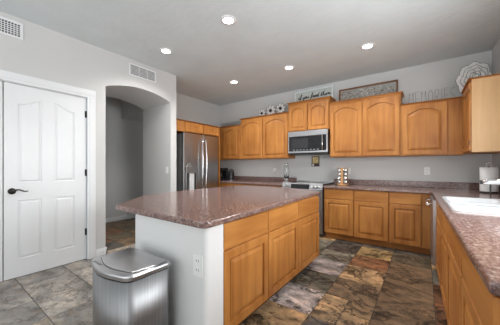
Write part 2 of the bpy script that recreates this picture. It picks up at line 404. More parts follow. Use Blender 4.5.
# interior door leaf: slab with frame pieces and four raised fields
def archz(u, z, rise, lo):         # half ogee climbing to the door's centre
    s_ = (1-math.cos(PI*min(1, max(0, (u-lo)/(1-lo)))))/2
    return z+rise*s_
def door_leaf(name, y0, flip, handle_side):
    root = bpy.data.objects.new(name, None); COL.objects.link(root); struct(root); root.location = (XL-0.012, y0, 0)
    w = 0.766; z1 = 2.129
    b = MB(); b.box(-0.035, -0.009, 0.0, w, 0.016, z1)
    xs = [(0.0, 0.110), (0.315, 0.432), (0.637, w)]
    for a, c in xs: b.box(-0.010, 0.0, a, c, 0.008, z1)
    for (z0, zz) in ((0.008, 0.205), (0.852, 1.045)):
        for a, c in ((0.110, 0.315), (0.432, 0.637)): b.box(-0.010, 0.0, a, c, z0, zz)
    def top(u, m=0): return archz(u, 1.918-m, 0.072, 0.12)
    for k, (a, c) in enumerate(((0.110, 0.315), (0.432, 0.637))):
        N = 14
        up = [(a+(c-a)*i/N, top(i/N if k == 0 else 1-i/N)) for i in range(N+1)]
        b.prism([(a, z1)]+up+[(c, z1)], -0.010, 0.0, 'x')
        def ring(m, x, lo):
            P = [Vector((x, a+m, (1.045 if not lo else 0.205)+m)), Vector((x, c-m, (1.045 if not lo else 0.205)+m))]
            for i in range(N, -1, -1):
                yy = a+m+(c-a-2*m)*i/N
                zz = (0.852-m) if lo else top((i/N if k == 0 else 1-i/N), m)
                P.append(Vector((x, yy, zz)))
            return P
        for lo in (False, True):
            b.loops([ring(0.0, -0.001, lo), ring(0.004, -0.0095, lo), ring(0.014, -0.0095, lo), ring(0.030, -0.001, lo)], False, True)
    b.build('door_slab', WHITE, root)
    hs = 0.062 if handle_side < 0 else w-0.062
    d = 1 if handle_side < 0 else -1
    b = MB(); b.lathe([(0.0, 0.0), (0.034, 0.0), (0.034, 0.006), (0.026, 0.012), (0.012, 0.014), (0.011, 0.04), (0.014, 0.045), (0.0, 0.05)], (0, hs, 0.957), 24, 'x')
    P = [(0.042, hs+d*t, 0.957+0.012*math.sin(t/0.125*2*PI-0.6)+0.004) for t in [i*0.0125 for i in range(11)]]
    b.tube(P, [0.011, 0.010, 0.009, 0.008, 0.0075, 0.007, 0.007, 0.0065, 0.006, 0.0055, 0.004], 10)
    b.build('door_handle', BRONZE, root)
    if handle_side < 0:
        for z in (0.32, 1.10, 1.87):
            b = MB(); b.tube([(0.006, w+0.004, z), (0.006, w+0.004, z+0.09)], 0.007, 10)
            b.box(-0.002, 0.001, w-0.014, w+0.003, z+0.002, z+0.088)
            tag(b.build('hinge', BRONZE, root), 'dark bronze hinge')
    return root
door_leaf('door_1', DY0, False, -1)
door_leaf('door_2', DY0-0.775, True, 1)

# ------------------------------------------------------------------ cabinets
def cab_door(b, x0, x1, z0, z1, arch=0, fr=0.06, y=0.0, th=0.022):
    """raised panel door, front face at y-th, facing -Y"""
    w, h = x1-x0, z1-z0; N = 16 if arch else 1
    def ring(m, yy):
        P = [Vector((x0+m, yy, z0+m)), Vector((x1-m, yy, z0+m))]
        for i in range(N, -1, -1):
            u = i/N; xx = x0+m+(w-2*m)*u
            zt = z1-m
            if arch:
                s_ = max(0.0, min(1.0, (u-0.06)/0.88)); s_ = math.sin(PI*s_)**0.75 if 0 < s_ < 1 else 0
                zt = z1-m-arch+arch*s_
            P.append(Vector((xx, yy, zt)))
        return P
    def outer(m, yy):
        P = [Vector((x0+m, yy, z0+m)), Vector((x1-m, yy, z0+m))]
        for i in range(N, -1, -1): P.append(Vector((x0+m+(w-2*m)*i/N, yy, z1-m)))
        return P
    b.loops([outer(0, y), outer(0, y-th+0.004), outer(0.004, y-th), ring(fr, y-th), ring(fr+0.001, y-th+0.018), ring(fr+0.013, y-th+0.018),
             ring(fr+0.016, y-th+0.009), ring(fr+0.040, y-th+0.001), ring(fr+0.043, y-th+0.0005)], True, True)
def drawer_front(b, x0, x1, z0, z1, y=0.0, th=0.020):
    b.box(x0, x1, y-th, y, z0, z1, 0.004)
def cabinet(name, label, loc, rz, w, z0, z1, depth, doors=(), drawers=(), toe=0, cornice=0, side=None, group=None, cat='cabinet', hollow=None):
    root = thing(name, label, cat, loc, rz, group)
    b = MB()
    if hollow: b.box(0, w, 0.0, 0.022, z0, z1, 0.0015); b.box(0, 0.018, 0.02, depth, z0, z1); b.box(w-0.018, w, 0.02, depth, z0, z1); b.box(0.018, w-0.018, 0.02, depth, z0, z0+0.018)
    else: b.box(0, w, 0.0, depth, z0, z1, 0.0015)
    b.build('carcass', WOOD, root)
    for (x0, x1, a, c, ar) in doors:
        b = MB(); cab_door(b, x0, x1, a, c, ar, min(0.06, (x1-x0)*0.17)); b.build('door', WOOD, root)
    for (x0, x1, a, c) in drawers:
        b = MB(); drawer_front(b, x0, x1, a, c); b.build('drawer', WOODH, root)
    if toe:
        b = MB(); b.box(0, w, 0.06, 0.075, 0.0, z0, 0.001); tag(b.build('toe_kick', WOODH, root))
    if cornice:
        b = MB(); q = cornice
        L = []
        for (o_, z) in ((0.0, z1-0.002), (0.006, z1+0.004), (0.008, z1+q*0.45), (0.026, z1+q*0.8), (0.030, z1+q)):
            L.append([Vector((-min(o_, 0.03), -0.004-o_, z)), Vector((w+o_, -0.004-o_, z)), Vector((w+o_, depth, z)), Vector((-o_, depth, z))])
        b.loops(L); b.build('cornice', WOODH, root)
    if side:
        b = MB(); sx0, sx1 = side
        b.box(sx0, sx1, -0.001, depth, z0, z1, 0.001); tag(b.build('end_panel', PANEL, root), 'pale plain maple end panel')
    return root
UF = 4.385; UD = YB-UF-0.002
# wall cabinets on the back wall
cabinet('wall_cabinet', 'short honey maple wall cabinet in the far left corner beside the refrigerator', (XA+0.002, UF, 0), 0, 0.978, 1.405, 2.185, UD,
        [(0.44, 0.955, 1.425, 2.165, 0.06)], cornice=0.02)
cabinet('wall_cabinet', 'two-door maple wall cabinet under the metal flower sculpture, left of the microwave', (-3.438, UF, 0), 0, 1.222, 1.40, 2.315, UD,
        [(0.012, 0.605, 1.415, 2.285, 0.07), (0.617, 1.21, 1.415, 2.285, 0.07)], cornice=0.022)
cabinet('wall_cabinet', 'small two-door maple wall cabinet directly over the microwave', (-2.212, UF, 0), 0, 0.83, 1.915, 2.475, UD,
        [(0.014, 0.408, 1.93, 2.445, 0.06), (0.422, 0.816, 1.93, 2.445, 0.06)], cornice=0.032)
cabinet('wall_cabinet', 'tall two-door maple wall cabinet under the mosaic wood frame, right of the microwave', (-1.378, UF, 0), 0, 1.098, 1.395, 2.355, UD,
        [(0.014, 0.542, 1.41, 2.325, 0.07), (0.556, 1.084, 1.41, 2.325, 0.07)], cornice=0.032)
r = cabinet('wall_cabinet', 'lower one-door maple wall cabinet beneath the wire word letters', (-0.276, UF, 0), 0, 0.73, 1.392, 2.17, UD,
        [(0.025, 0.555, 1.407, 2.15, 0.07)], cornice=0.018)
# right wall cabinet (faces -X)
RF = 0.455
rc = cabinet('wall_cabinet', 'maple wall cabinet on the right wall with a pale plain end panel', (RF, UF-0.006, 0), -PI/2, 0.66, 1.392, 2.225, XR-RF-0.002,
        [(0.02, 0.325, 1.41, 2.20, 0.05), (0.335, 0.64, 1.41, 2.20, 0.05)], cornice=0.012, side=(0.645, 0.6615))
for hx in (0.335, 0.645):
    for hz in (1.50, 2.10):
        b = MB(); b.box(hx-0.008, hx+0.002, -0.026, -0.019, hz-0.025, hz+0.025, 0.001); tag(b.build('hinge', BRONZE, rc), 'small dark hinge')
# over refrigerator cabinet (faces +X)
FX = -3.80
r = cabinet('wall_cabinet', 'long shallow maple cabinet bridging the top of the refrigerator', (FX, 2.72, 0), PI/2, 1.30, 1.915, 2.125, FX-XA-0.002,
        [(0.34, 0.81, 1.93, 2.105, 0.05), (0.825, 1.285, 1.93, 2.105, 0.05)], drawers=(), cornice=0.012)
b = MB(); b.box(XA+0.001, FX+0.02, 4.022, 4.045, 0, 2.135, 0.002)
tag(b.build('tall_end_panel', WOOD), 'tall narrow maple side panel standing right of the refrigerator', 'panel')

# base cabinets, back wall
BFY = 4.10; BZ0, BZ1 = 0.092, CT-0.041; DZ = (0.105, 0.677); WZ = (0.686, CT-0.057)
def basecab(label, x0, x1, doors, drawers=None, depth=0.60, mix=''):
    w = x1-x0
    d = [(a-x0, c-x0)+DZ+(0,) for a, c in doors]
    return cabinet('base_cabinet', label, (x0, BFY, 0), 0, w, BZ0, BZ1, YB-BFY-0.005, d, [(a-x0, c-x0)+WZ for a, c in (drawers or doors)], toe=1)
basecab('maple base cabinet with a drawer and door right beside the range', -1.385, -0.902, [(-1.372, -0.906)])
basecab('maple base cabinet with a drawer and door, middle of the three right of the range', -0.900, -0.412, [(-0.892, -0.418)])
basecab('maple base cabinet with plain filler strip in the right corner next to the dishwasher', -0.410, 0.118, [(-0.404, -0.022)])
basecab('maple base cabinet on the back wall, next to the range on its left', -3.10, -2.19, [(-3.09, -2.65), (-2.64, -2.20)])
basecab('maple base cabinet on the back wall under the black kettle, beside the refrigerator', XA+0.003, -3.105, [(-3.72, -3.115)], )

# right run (slightly turned, faces -X)
RROT = -PI/2+math.radians(1.15)
RO = Vector((0.187, 0.975, 0))    # near front corner of the carcasses
def rpos(s_, off=0):              # point s_ metres towards the back along the run, off metres into the cabinets
    d = Vector((-math.sin(math.radians(1.15)), math.cos(math.radians(1.15)), 0)); nrm = Vector((math.cos(math.radians(1.15)), math.sin(math.radians(1.15)), 0))
    return RO+d*s_+nrm*off
RD = 0.52
def runcab(label, s0, s1, doors, drawers, side=None, hollow=None):
    p = rpos(s1); w = s1-s0
    f_ = lambda a: s1-a
    return cabinet('base_cabinet', label, (p.x, p.y, 0), RROT, w, BZ0, BZ1, RD,
                   [(f_(c), f_(a))+DZ+(0,) for a, c in doors], [(f_(c), f_(a))+WZ for a, c in drawers], toe=1, side=side, hollow=hollow)
runcab('maple base cabinet at the near end of the sink counter', 0.0, 0.60, [(0.012, 0.59)], [(0.012, 0.59)], side=(0.5985, 0.615))
runcab('maple base cabinet between the near end of the sink counter and the sink cabinet', 0.602, 1.25, [(0.61, 1.24)], [(0.61, 1.24)])
runcab('wide two-door maple base cabinet below the white sink', 1.252, 2.42, [(1.262, 1.832), (1.842, 2.41)], [(1.262, 2.41)], hollow=True)
# dishwasher
p = rpos(3.035)
dw = thing('dishwasher', 'stainless dishwasher seen edge-on beyond the sink cabinet', 'dishwasher', (p.x, p.y, 0), RROT)
b = MB(); b.box(0.005, 0.605, 0.0, 0.55, 0.10, BZ1-0.003); b.box(0.03, 0.58, 0.05, 0.07, 0.0, 0.10); tag(b.build('tub', BLACK, dw), 'black dishwasher body')
b = MB(); b.box(0.008, 0.602, -0.05, -0.002, 0.105, BZ1-0.008, 0.006); b.build('door', STEEL, dw)
b = MB(); b.tube([(0.05, -0.095, 0.79), (0.56, -0.095, 0.79)], 0.013, 12)
for x in (0.08, 0.53): b.tube([(x, -0.09, 0.79), (x, -0.045, 0.79)], 0.009, 8)
b.build('handle', CHROME, dw)

# ------------------------------------------------------------------ worktops
b = MB()
f0, f1 = rpos(-0.025, -0.035), rpos(3.1, -0.035)
fy = 4.052
tt = (fy-f0.y)/(f1.y-f0.y); ic = f0.lerp(f1, tt)
c1 = ic + Vector((-0.02, 0, 0)); c2 = f0.lerp(f1, tt-0.01)
P = [(f0.x, f0.y), (XR-0.002, f0.y), (XR-0.002, YB-0.002), (-1.388, YB-0.002), (-1.388, fy), (c1.x, fy), (c2.x, c2.y)]
b.prism(P, CT-0.04, CT, 'z', 0.011, 3)
wt = b.build('worktop', TOP)
sk0 = rpos(1.42, 0.045); sth = math.radians(1.15)
SL, SW = 0.96, 0.50       # sink length along the run, width
def sk(s_, w_, z): 
    q = rpos(1.34+s_, 0.018+w_*0.98); return Vector((q.x, q.y, z))
c_ = MB(); c_.prism([tuple(sk(a, w_, 0)[:2]) for a, w_ in rrect(0.015, SL-0.015, 0.015, SW-0.015, 0.04)], CT-0.2, CT+0.1, 'z'); cut(wt, c_.build('c', TOP))
wt['label'] = 'L-shaped mottled mauve-brown laminate worktop holding the white sink'; wt['category'] = 'worktop'
b = MB(); b.box(-1.388, XR-0.004, YB-0.024, YB-0.002, CT, CT+0.098, 0.004); b.build('backsplash', TOP, wt)
b = MB(); b.box(XR-0.024, XR-0.002, 0.96, YB-0.025, CT, CT+0.098, 0.004); b.build('backsplash', TOP, wt)
b = MB(); b.prism([(XA+0.002, 4.052), (-2.178, 4.052), (-2.178, YB-0.002), (XA+0.002, YB-0.002)], CT-0.04, CT, 'z', 0.011, 3)
w2 = b.build('worktop', TOP); tag(w2, 'straight mottled brown worktop between the refrigerator and the range', 'worktop')
b = MB(); b.box(XA+0.004, -2.178, YB-0.024, YB-0.002, CT, CT+0.098, 0.004); b.build('backsplash', TOP, w2)

# sink
snk = thing('kitchen_sink', 'white double-bowl drop-in kitchen sink set in the right-hand worktop', 'sink', tuple(sk(SL/2, SW/2, CT)))
so = sk(SL/2, SW/2, CT)
def ring(a0, a1, w0, w1, r, z): return [sk(a, w_, z)-so for a, w_ in rrect(a0, a1, w0, w1, r, 6)]
b = MB()
mid = SL*0.52
b.loops([ring(0, SL, 0, SW, 0.05, CT+0.001), ring(0.002, SL-0.002, 0.002, SW-0.002, 0.05, CT+0.011), ring(0.010, SL-0.010, 0.010, SW-0.010, 0.045, CT+0.016), ring(0.022, SL-0.022, 0.022, SW-0.022, 0.04, CT+0.012),
         ring(0.030, SL-0.030, 0.030, SW-0.085, 0.035, CT+0.010)], False, False, smooth=True)
# deck strip between bowls + rim bottom
for (a0, a1) in ((0.030, mid-0.012), (mid+0.012, SL-0.030)):
    b.loops([ring(a0, a1, 0.030, SW-0.085, 0.035, CT+0.010), ring(a0+0.006, a1-0.006, 0.036, SW-0.091, 0.04, CT+0.002), ring(a0+0.014, a1-0.014, 0.044, SW-0.099, 0.05, CT-0.16), ring(a0+0.05, a1-0.05, 0.08, SW-0.13, 0.05, CT-0.175)], False, True, smooth=True)
b.loops([ring(mid-0.045, mid+0.045, 0.032, SW-0.087, 0.005, CT+0.004), ring(mid-0.012, mid+0.012, 0.032, SW-0.087, 0.005, CT+0.010)], False, True)
b.build('basin', CERAMIC, snk)
b = MB()
b.lathe([(0.03, 0), (0.03, 0.012), (0.024, 0.02), (0.022, 0.12), (0, 0.13)], tuple(sk(mid, SW-0.045, CT+0.0185)-so), 20)
q0 = sk(mid, SW-0.045, 0)-so
b.tube([(q0.x, q0.y, 0.10), (q0.x-0.04, q0.y, 0.175), (q0.x-0.09, q0.y, 0.205), (q0.x-0.15, q0.y, 0.203), (q0.x-0.20, q0.y, 0.196)], [0.024, 0.026, 0.028, 0.025, 0.019], 14)
b.tube([(q0.x-0.02, q0.y, 0.13), (q0.x+0.01, q0.y, 0.17), (q0.x-0.05, q0.y-0.02, 0.23)], [0.012, 0.010, 0.007], 10)
fo = b.build('sink_faucet', CHROME, None); fo.location = so
bb = MB(); bb.tube([(q0.x-0.200, q0.y, 0.196), (q0.x-0.218, q0.y, 0.1945)], [0.0185, 0.016], 14); tag(bb.build('spray_tip', BLACK, fo), 'black spray tip')
tag(fo, 'chrome low-arc faucet reaching over the white sink', 'faucet')

# ------------------------------------------------------------------ island
IX = -1.065
isl = thing('kitchen_island', 'kitchen island with white end wall and honey maple doors', 'kitchen island', (IX, 1.02, 0))
o = Vector((-IX, -1.02))
pts = [(-1.88, 1.02)]
for k in range(7):
    a = -PI/2+PI/2*k/6; pts.append((IX-0.035+0.035*math.cos(a), 1.055+0.035*math.sin(a)))
pts += [(IX, 1.172), (-1.665, 1.172), (-1.665, 2.95), (-1.88, 2.95)]
b = MB(); b.prism([(x-IX, y-1.02) for x, y in pts], 0.0, CT-0.041, 'z'); tag(b.build('end_wall', ISLW, isl), 'white painted plaster end wall')
isl.location = (IX, 1.02, 0)
b = MB(); b.box(IX+0.0-IX-0.60, -0.020, 0.153, 1.95, 0.092, CT-0.041, 0.001); b.build('carcass', WOOD, isl)
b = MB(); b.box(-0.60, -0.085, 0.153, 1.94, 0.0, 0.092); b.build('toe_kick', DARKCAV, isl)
def to_x(b, parent, name, m):    # turn a -Y facing part to +X and place on island front
    ob = b.build(name, m, parent); ob.rotation_euler = (0, 0, PI/2); ob.location = (-0.020, 0, 0); return ob
seams = [0.155, 0.718, 1.325, 1.948]
for s0, s1 in zip(seams, seams[1:]):
    b = MB(); cab_door(b, s0+0.004, s1-0.004, 0.098, 0.655, 0, 0.06); to_x(b, isl, 'door', WOOD)
    b = MB(); drawer_front(b, s0+0.004, s1-0.004, 0.672, CT-0.052); to_x(b, isl, 'drawer', WOODH)
# island top: elongated, clipped and rounded corners
P = [(-1.035, 0.975)]
P = []
def arc(cx, cy, r, a0, a1, n=6):
    for k in range(n+1):
        a = math.radians(a0+(a1-a0)*k/n); P.append((cx+r*math.cos(a), cy+r*math.sin(a)))
arc(-1.075, 1.015, 0.05, -90, 0)
arc(-1.285, 3.05, 0.185, 5, 80)
P += [(-1.64, 3.385), (-2.05, 3.42)]
arc(-2.38, 3.10, 0.31, 95, 170, 6)
P += [(-2.71, 2.6), (-2.70, 2.15), (-2.65, 1.85), (-2.56, 1.45), (-2.13, 0.985), (-2.11, 0.975)]
P[0:7] = [(p[0]+0.0, p[1]-0.0) for p in P[0:7]]
b = MB(); b.prism(P, CT-0.04, CT, 'z', 0.011, 3)
tag(b.build('island_worktop', TOP), 'large mottled mauve-brown laminate top of the island with clipped corners', 'worktop')

# ------------------------------------------------------------------ refrigerator (faces +X, local -Y front)
fr = thing('refrigerator', 'dark stainless side-by-side refrigerator with ice and water dispenser', 'refrigerator', (-3.70, 2.95, 0), PI/2)
FW = 0.955
b = MB(); b.box(0.004, FW-0.004, 0.065, 0.70, 0.02, 1.87, 0.004); b.box(0.02, FW-0.02, 0.07, 0.6, 0, 0.03); tag(b.build('body', plain('fridge_grey', (0.13, 0.13, 0.135), 0.45), fr), 'dark grey refrigerator body')
SPL = 0.495
dz0, dz1 = 0.72, 1.30
def fdoor(x0, x1, hole=None):
    b = MB()
    N = 8
    def sec(z):
        pts_ = [Vector((x0, 0.06, z)), Vector((x0, 0.018, z)), Vector((x0+0.006, 0.006, z))]
        for k in range(N+1):
            u = k/N; pts_.append(Vector((x0+0.012+(x1-x0-0.024)*u, -0.010*math.sin(PI*u), z)))
        pts_ += [Vector((x1-0.006, 0.006, z)), Vector((x1, 0.018, z)), Vector((x1, 0.06, z))]
        return pts_
    b.loops([sec(0.10), sec(0.108), sec(1.87), sec(1.882)], smooth=False)
    return b
d1 = fdoor(0.0, SPL-0.003).build('door', FRIDGE, fr, smooth=False)
c_ = MB(); c_.box(0.06, 0.31, -0.05, 0.045, dz0, dz1-0.08); cc = c_.build('c', FRIDGE); cc.parent = fr
bpy.context.view_layer.update(); cut(d1, cc)
d2 = fdoor(SPL+0.003, FW).build('door', FRIDGE, fr)
b = MB()
t = 0.012
for a in ((0.055, 0.067, dz0-0.01, dz1-0.075), (0.303, 0.315, dz0-0.01, dz1-0.075), (0.055, 0.315, dz0-0.02, dz0)): b.box(a[0], a[1], -0.018, 0.03, a[2], a[3], 0.003)
b.box(0.055, 0.315, -0.018, 0.045, dz1-0.20, dz1-0.075, 0.004)
tag(b.build('dispenser_frame', STEELV, d1), 'silver dispenser frame')
b = MB(); b.box(0.067, 0.303, 0.036, 0.046, dz0, dz1-0.2); b.box(0.09, 0.28, -0.008, 0.03, dz0+0.001, dz0+0.02, 0.003); tag(b.build('dispenser_recess', VENTD, d1), 'dark dispenser recess')
b = MB(); b.box(0.15, 0.26, -0.004, 0.03, dz0+0.03, dz1-0.2, 0.004); tag(b.build('paddle', plain('pale_grey_plastic', (0.6, 0.6, 0.61), 0.3), d1), 'pale grey paddle')
b = MB()
P_ = [Vector((0.055+0.16*k/10, 0, dz1-0.075+0.062*math.sin(PI*k/10))) for k in range(11)]
b.loops([[Vector((p_.x, -0.02, p_.z)) for p_ in P_], [Vector((p_.x, -0.006, p_.z)) for p_ in P_]], True, True); tag(b.build('control_hood', CHROME, d1), 'bright arched control hood')
for x, dd, c in ((SPL-0.045, d1, -1), (SPL+0.045, d2, 1)):
    b = MB(); L = []
    for k in range(17):
        u = k/16; z = 0.80+1.0*u; y = -0.045-0.020*math.sin(PI*u); w_ = 0.010
        if k == 0 or k == 16: w_ = 0.008
        xx = x+c*0.010*math.sin(PI*u)*1.0
        L.append([Vector((xx-0.011, y+0.008, z)), Vector((xx-0.013, y-0.004, z)), Vector((xx, y-w_, z)), Vector((xx+0.013, y-0.004, z)), Vector((xx+0.011, y+0.008, z))])
    b.loops(L, smooth=True)
    for z in (0.83, 1.77): b.box(x-0.009, x+0.009, -0.045, 0.0, z-0.014, z+0.014, 0.003)
    tag(b.build('handle', CHROME, dd), 'bright curved bar handle')

# ------------------------------------------------------------------ microwave
mwx0, mwx1 = -2.172, -1.388
mw = thing('microwave', 'stainless over-the-range microwave with black glass door', 'microwave', (mwx0, 4.29, 1.462))
w = mwx1-mwx0; hh = 0.445
b = MB(); b.box(0, w, 0.03, YB-4.29-0.003, 0.02, hh, 0.003); b.box(0.02, w-0.02, 0.05, 0.38, 0.0, 0.02); tag(b.build('body', BLACK, mw), 'black microwave casing')
b = MB(); b.box(0, w, -0.002, 0.03, hh-0.087, hh, 0.004); b.build('vent_panel', STEEL, mw)
b = MB()
for a in ((0, 0.020, 0.03, hh-0.088), (0.020, w, 0.03, 0.062), (0.020, w-0.0, hh-0.095, hh-0.088), (w-0.022, w, 0.06, hh-0.094)): b.box(a[0], a[1], 0.0, 0.03, a[2], a[3], 0.002)
mf = b.build('door', STEEL, mw)
b = MB(); b.box(0.018, w-0.020, 0.004, 0.029, 0.06, hh-0.094); b.build('window', BGLASS, mf)
b = MB(); b.box(0.08, 0.42, 0.003, 0.006, 0.12, hh-0.14); tag(b.build('screen_mesh', plain('mesh_screen', (0.022, 0.023, 0.025), 0.35), mf), 'dark grey mesh screen')
BTN = plain('button_grey', (0.22, 0.24, 0.25), 0.4)
for k in range(8):
    b = MB(); b.box(0.11+k*0.068, 0.11+k*0.068+0.036, 0.002, 0.005, 0.078, 0.094); tag(b.build('button', BTN, mf), 'small grey touch button')
b = MB(); b.tube([(w-0.085, -0.004, 0.07), (w-0.085, -0.036, 0.08), (w-0.085, -0.040, 0.20), (w-0.085, -0.036, 0.335), (w-0.085, -0.004, 0.35)], 0.010, 10)
b.build('handle', CHROME, mf)
b = MB(); b.box(0.005, w-0.005, 0.004, 0.03, 0.006, 0.03, 0.002); tag(b.build('lower_vent', BLACK, mw), 'black lower vent strip')

# ------------------------------------------------------------------ range
rg = thing('kitchen_range', 'slide-in stainless range with black display between its front controls', 'range', (-2.172, 4.05, 0)); rg.scale = (1, 1, 1.02)
w = 0.778
b = MB(); b.box(0.006, w-0.004, 0.03, 0.645, 0.03, 0.885, 0.002)
for x in (0.05, w-0.05):
    for y in (0.08, 0.58): b.tube([(x, y, 0), (x, y, 0.035)], 0.018, 8)
tag(b.build('body', plain('range_dark', (0.05, 0.05, 0.052), 0.4), rg), 'dark range body')
b = MB(); b.box(0.0, w, 0.02, 0.652, 0.887, 0.907, 0.003); ck = b.build('cooktop', BGLASS, rg)
b = MB(); b.box(0.0, w, 0.62, 0.652, 0.905, 0.925, 0.004); b.build('rear_trim', STEEL, ck)
b = MB(); b.box(0.0, w, 0.0, 0.03, 0.895, 0.912, 0.003); b.build('front_trim', STEEL, ck)
for (x, y, r_) in ((0.2, 0.18, 0.1), (0.57, 0.18, 0.12), (0.2, 0.45, 0.08), (0.57, 0.45, 0.1)):
    b = MB(); b.lathe([(r_-0.004, 0), (r_, 0.0), (r_, 0.0008), (r_-0.004, 0.0008)], (x, y, 0.907), 36, cap=False); tag(b.build('burner_ring', plain('ring_grey', (0.12, 0.12, 0.12), 0.4), ck), 'thin grey burner ring')
b = MB(); b.prism([(-0.028, 0.80), (0.03, 0.80), (0.03, 0.90), (-0.005, 0.90)], 0.0, w, 'x', 0.004, 2); pn = b.build('control_panel', STEEL, rg)
b = MB(); b.prism([(-0.030, 0.812), (-0.01, 0.812), (-0.005, 0.893), (-0.0085, 0.893)], 0.19, 0.545, 'x'); tag(b.build('display', BGLASS, pn), 'black glass display')
for x in (0.05, 0.12, 0.61, 0.67, 0.73):
    b = MB(); b.lathe([(0.024, 0.012), (0.024, -0.012), (0.019, -0.030), (0.0, -0.031)], (x, -0.020, 0.85), 20, 'y'); tag(b.build('knob', STEEL, pn))
b = MB(); b.box(0.006, w-0.006, -0.012, 0.03, 0.265, 0.79, 0.005); od = b.build('oven_door', STEEL, rg)
b = MB(); b.box(0.10, w-0.10, -0.014, -0.01, 0.34, 0.66); b.build('window', BGLASS, od)
b = MB(); b.tube([(0.05, -0.06, 0.74), (w-0.05, -0.06, 0.74)], 0.012, 12)
for x in (0.08, w-0.08): b.tube([(x, -0.06, 0.74), (x, -0.01, 0.74)], 0.008, 8)
b.build('handle', CHROME, od)
b = MB(); b.box(0.006, w-0.006, -0.012, 0.03, 0.06, 0.255, 0.005); dr = b.build('storage_drawer', STEEL, rg)
b = MB(); b.box(0.04, w-0.04, -0.035, -0.012, 0.205, 0.225, 0.004); b.build('handle', CHROME, dr)

# ------------------------------------------------------------------ trash can
tc = thing('trash_can', 'brushed stainless sensor trash can standing against the island end wall', 'trash can', (-1.54, 0.785, 0))
def can_outline(sx, sy, n=8):
    P = []
    hw, hd = 0.243*sx, 0.160*sy
    for k in range(5):   # back right corner
        a = math.radians(0+90*k/4); P.append((hw-0.03+0.03*math.cos(a), hd-0.03+0.03*math.sin(a)))
    for k in range(5):
        a = math.radians(90+90*k/4); P.append((-hw+0.03+0.03*math.cos(a), hd-0.03+0.03*math.sin(a)))
    for k in range(9):
        a = math.radians(180+70*k/8); P.append((-hw+0.06+0.06*math.cos(a), -0.075*sy+0.06*math.sin(a)))
    for k in range(1, 8):
        u = k/8; P.append((-hw+0.04+(2*hw-0.08)*u, -0.130*sy-0.042*math.sin(PI*u)))
    for k in range(5):
        a = math.radians(-70+70*k/4); P.append((hw-0.06+0.06*math.cos(a), -0.075*sy+0.06*math.sin(a)))
    return P
def lay(sx, sy, z, dx=0, dy=0): return [Vector((x+dx, y+dy, z)) for x, y in can_outline(sx, sy)]
b = MB(); b.loops([lay(0.93, 0.93, 0.0), lay(0.95, 0.95, 0.004), lay(0.95, 0.95, 0.022)], smooth=False); tag(b.build('base_ring', BLACK, tc), 'black plastic base')
b = MB(); b.loops([lay(0.95, 0.95, 0.022), lay(0.965, 0.965, 0.578)], smooth=True); b.build('body', CANST, tc)
b = MB(); b.loops([lay(0.95, 0.95, 0.576), lay(0.95, 0.95, 0.586)], smooth=False); tag(b.build('seam', BLACK, tc), 'dark seam under the rim')
b = MB(); b.loops([lay(0.985, 0.985, 0.587), lay(1.0, 1.0, 0.590), lay(1.0, 1.0, 0.608), lay(0.99, 0.985, 0.615), lay(0.96, 0.94, 0.6185)], smooth=False); rim = b.build('rim', STEEL, tc)
# lid: a shallow domed flap with a bowed front
b = MB()
def lid(s_, z):
    P = []
    for k in range(13):
        u = k/12; P.append(Vector(((-0.195+0.41*u)*1.0*s_+0.005*(1-s_), (-0.082-0.045*math.sin(PI*u))*s_, z)))
    P += [Vector((0.225*s_, -0.02*s_, z)), Vector((0.232*s_, 0.06*s_, z)), Vector((0.225*s_, 0.135*s_, z)), Vector((0.20*s_, 0.145*s_, z)), Vector((-0.18*s_, 0.145*s_, z)), Vector((-0.215*s_, 0.135*s_, z)), Vector((-0.225*s_, 0.05*s_, z)), Vector((-0.215*s_, -0.03*s_, z))]
    return P
b.loops([lid(0.96, 0.6185), lid(0.96, 0.623), lid(0.94, 0.6255), lid(0.5, 0.629), lid(0.1, 0.630)], smooth=False); tag(b.build('lid', STEEL, tc), 'stainless domed lid flap')
b = MB(); b.loops([lid(0.985, 0.6183), lid(0.985, 0.6198)]); tag(b.build('lid_gap_shade', BLACK, tc), 'black ring painted as the shaded gap around the lid')  # black ring added as the shade in the gap between lid and rim
b = MB(); b.box(-0.165, -0.06, -0.140, -0.123, 0.6175, 0.6200, 0.001); tag(b.build('sensor_panel', plain('sensor_grey', (0.16, 0.16, 0.16), 0.3), tc), 'dark grey sensor window')

# ------------------------------------------------------------------ wall plates
def outlet(label, loc, rz, kind='outlet', cat='outlet'):
    r_ = thing('wall_'+kind, label, cat, loc, rz)
    b = MB(); b.box(-0.037, 0.037, -0.006, 0, -0.06, 0.06, 0.0025); pl = b.build('cover_plate', PLASTIC, r_)
    if kind == 'outlet':
        for z in (-0.025, 0.025):
            b = MB(); b.box(-0.017, 0.017, -0.008, -0.005, z-0.016, z+0.016, 0.002); sc_ = b.build('socket', PLASTIC, r_)
            b = MB(); b.box(-0.009, -0.006, -0.0086, -0.0075, z-0.004, z+0.008); b.box(0.006, 0.009, -0.0086, -0.0075, z-0.004, z+0.008); tag(b.build('slots', BLACK, sc_), 'dark outlet slots')
    else:
        b = MB(); b.box(-0.016, 0.016, -0.010, -0.005, -0.033, 0.033, 0.002); b.build('rocker', PLASTIC, r_)
    return r_
outlet('white outlet on the right part of the back wall, above the mauve backsplash', (0.052, YB-0.001, 1.157), 0)
outlet('white outlet behind the spice rack', (-1.13, YB-0.001, 1.145), 0)
outlet('white outlet on the white end wall of the island', (-1.135, 1.019, 0.606), 0).scale = (1.15, 1, 1.15)
outlet('white light switch inside the arched opening', (-3.70, AY1-0.001, 1.165), 0, 'switch', 'light switch')
ro = outlet('white outlet with a plug-in freshener left of the range', (-2.70, YB-0.001, 1.13), 0)
b = MB()
b.lathe([(0.0, 0), (0.03, 0.0), (0.036, 0.02), (0.034, 0.07), (0.02, 0.095), (0.0, 0.098)], (0, -0.045, -0.05), 20)
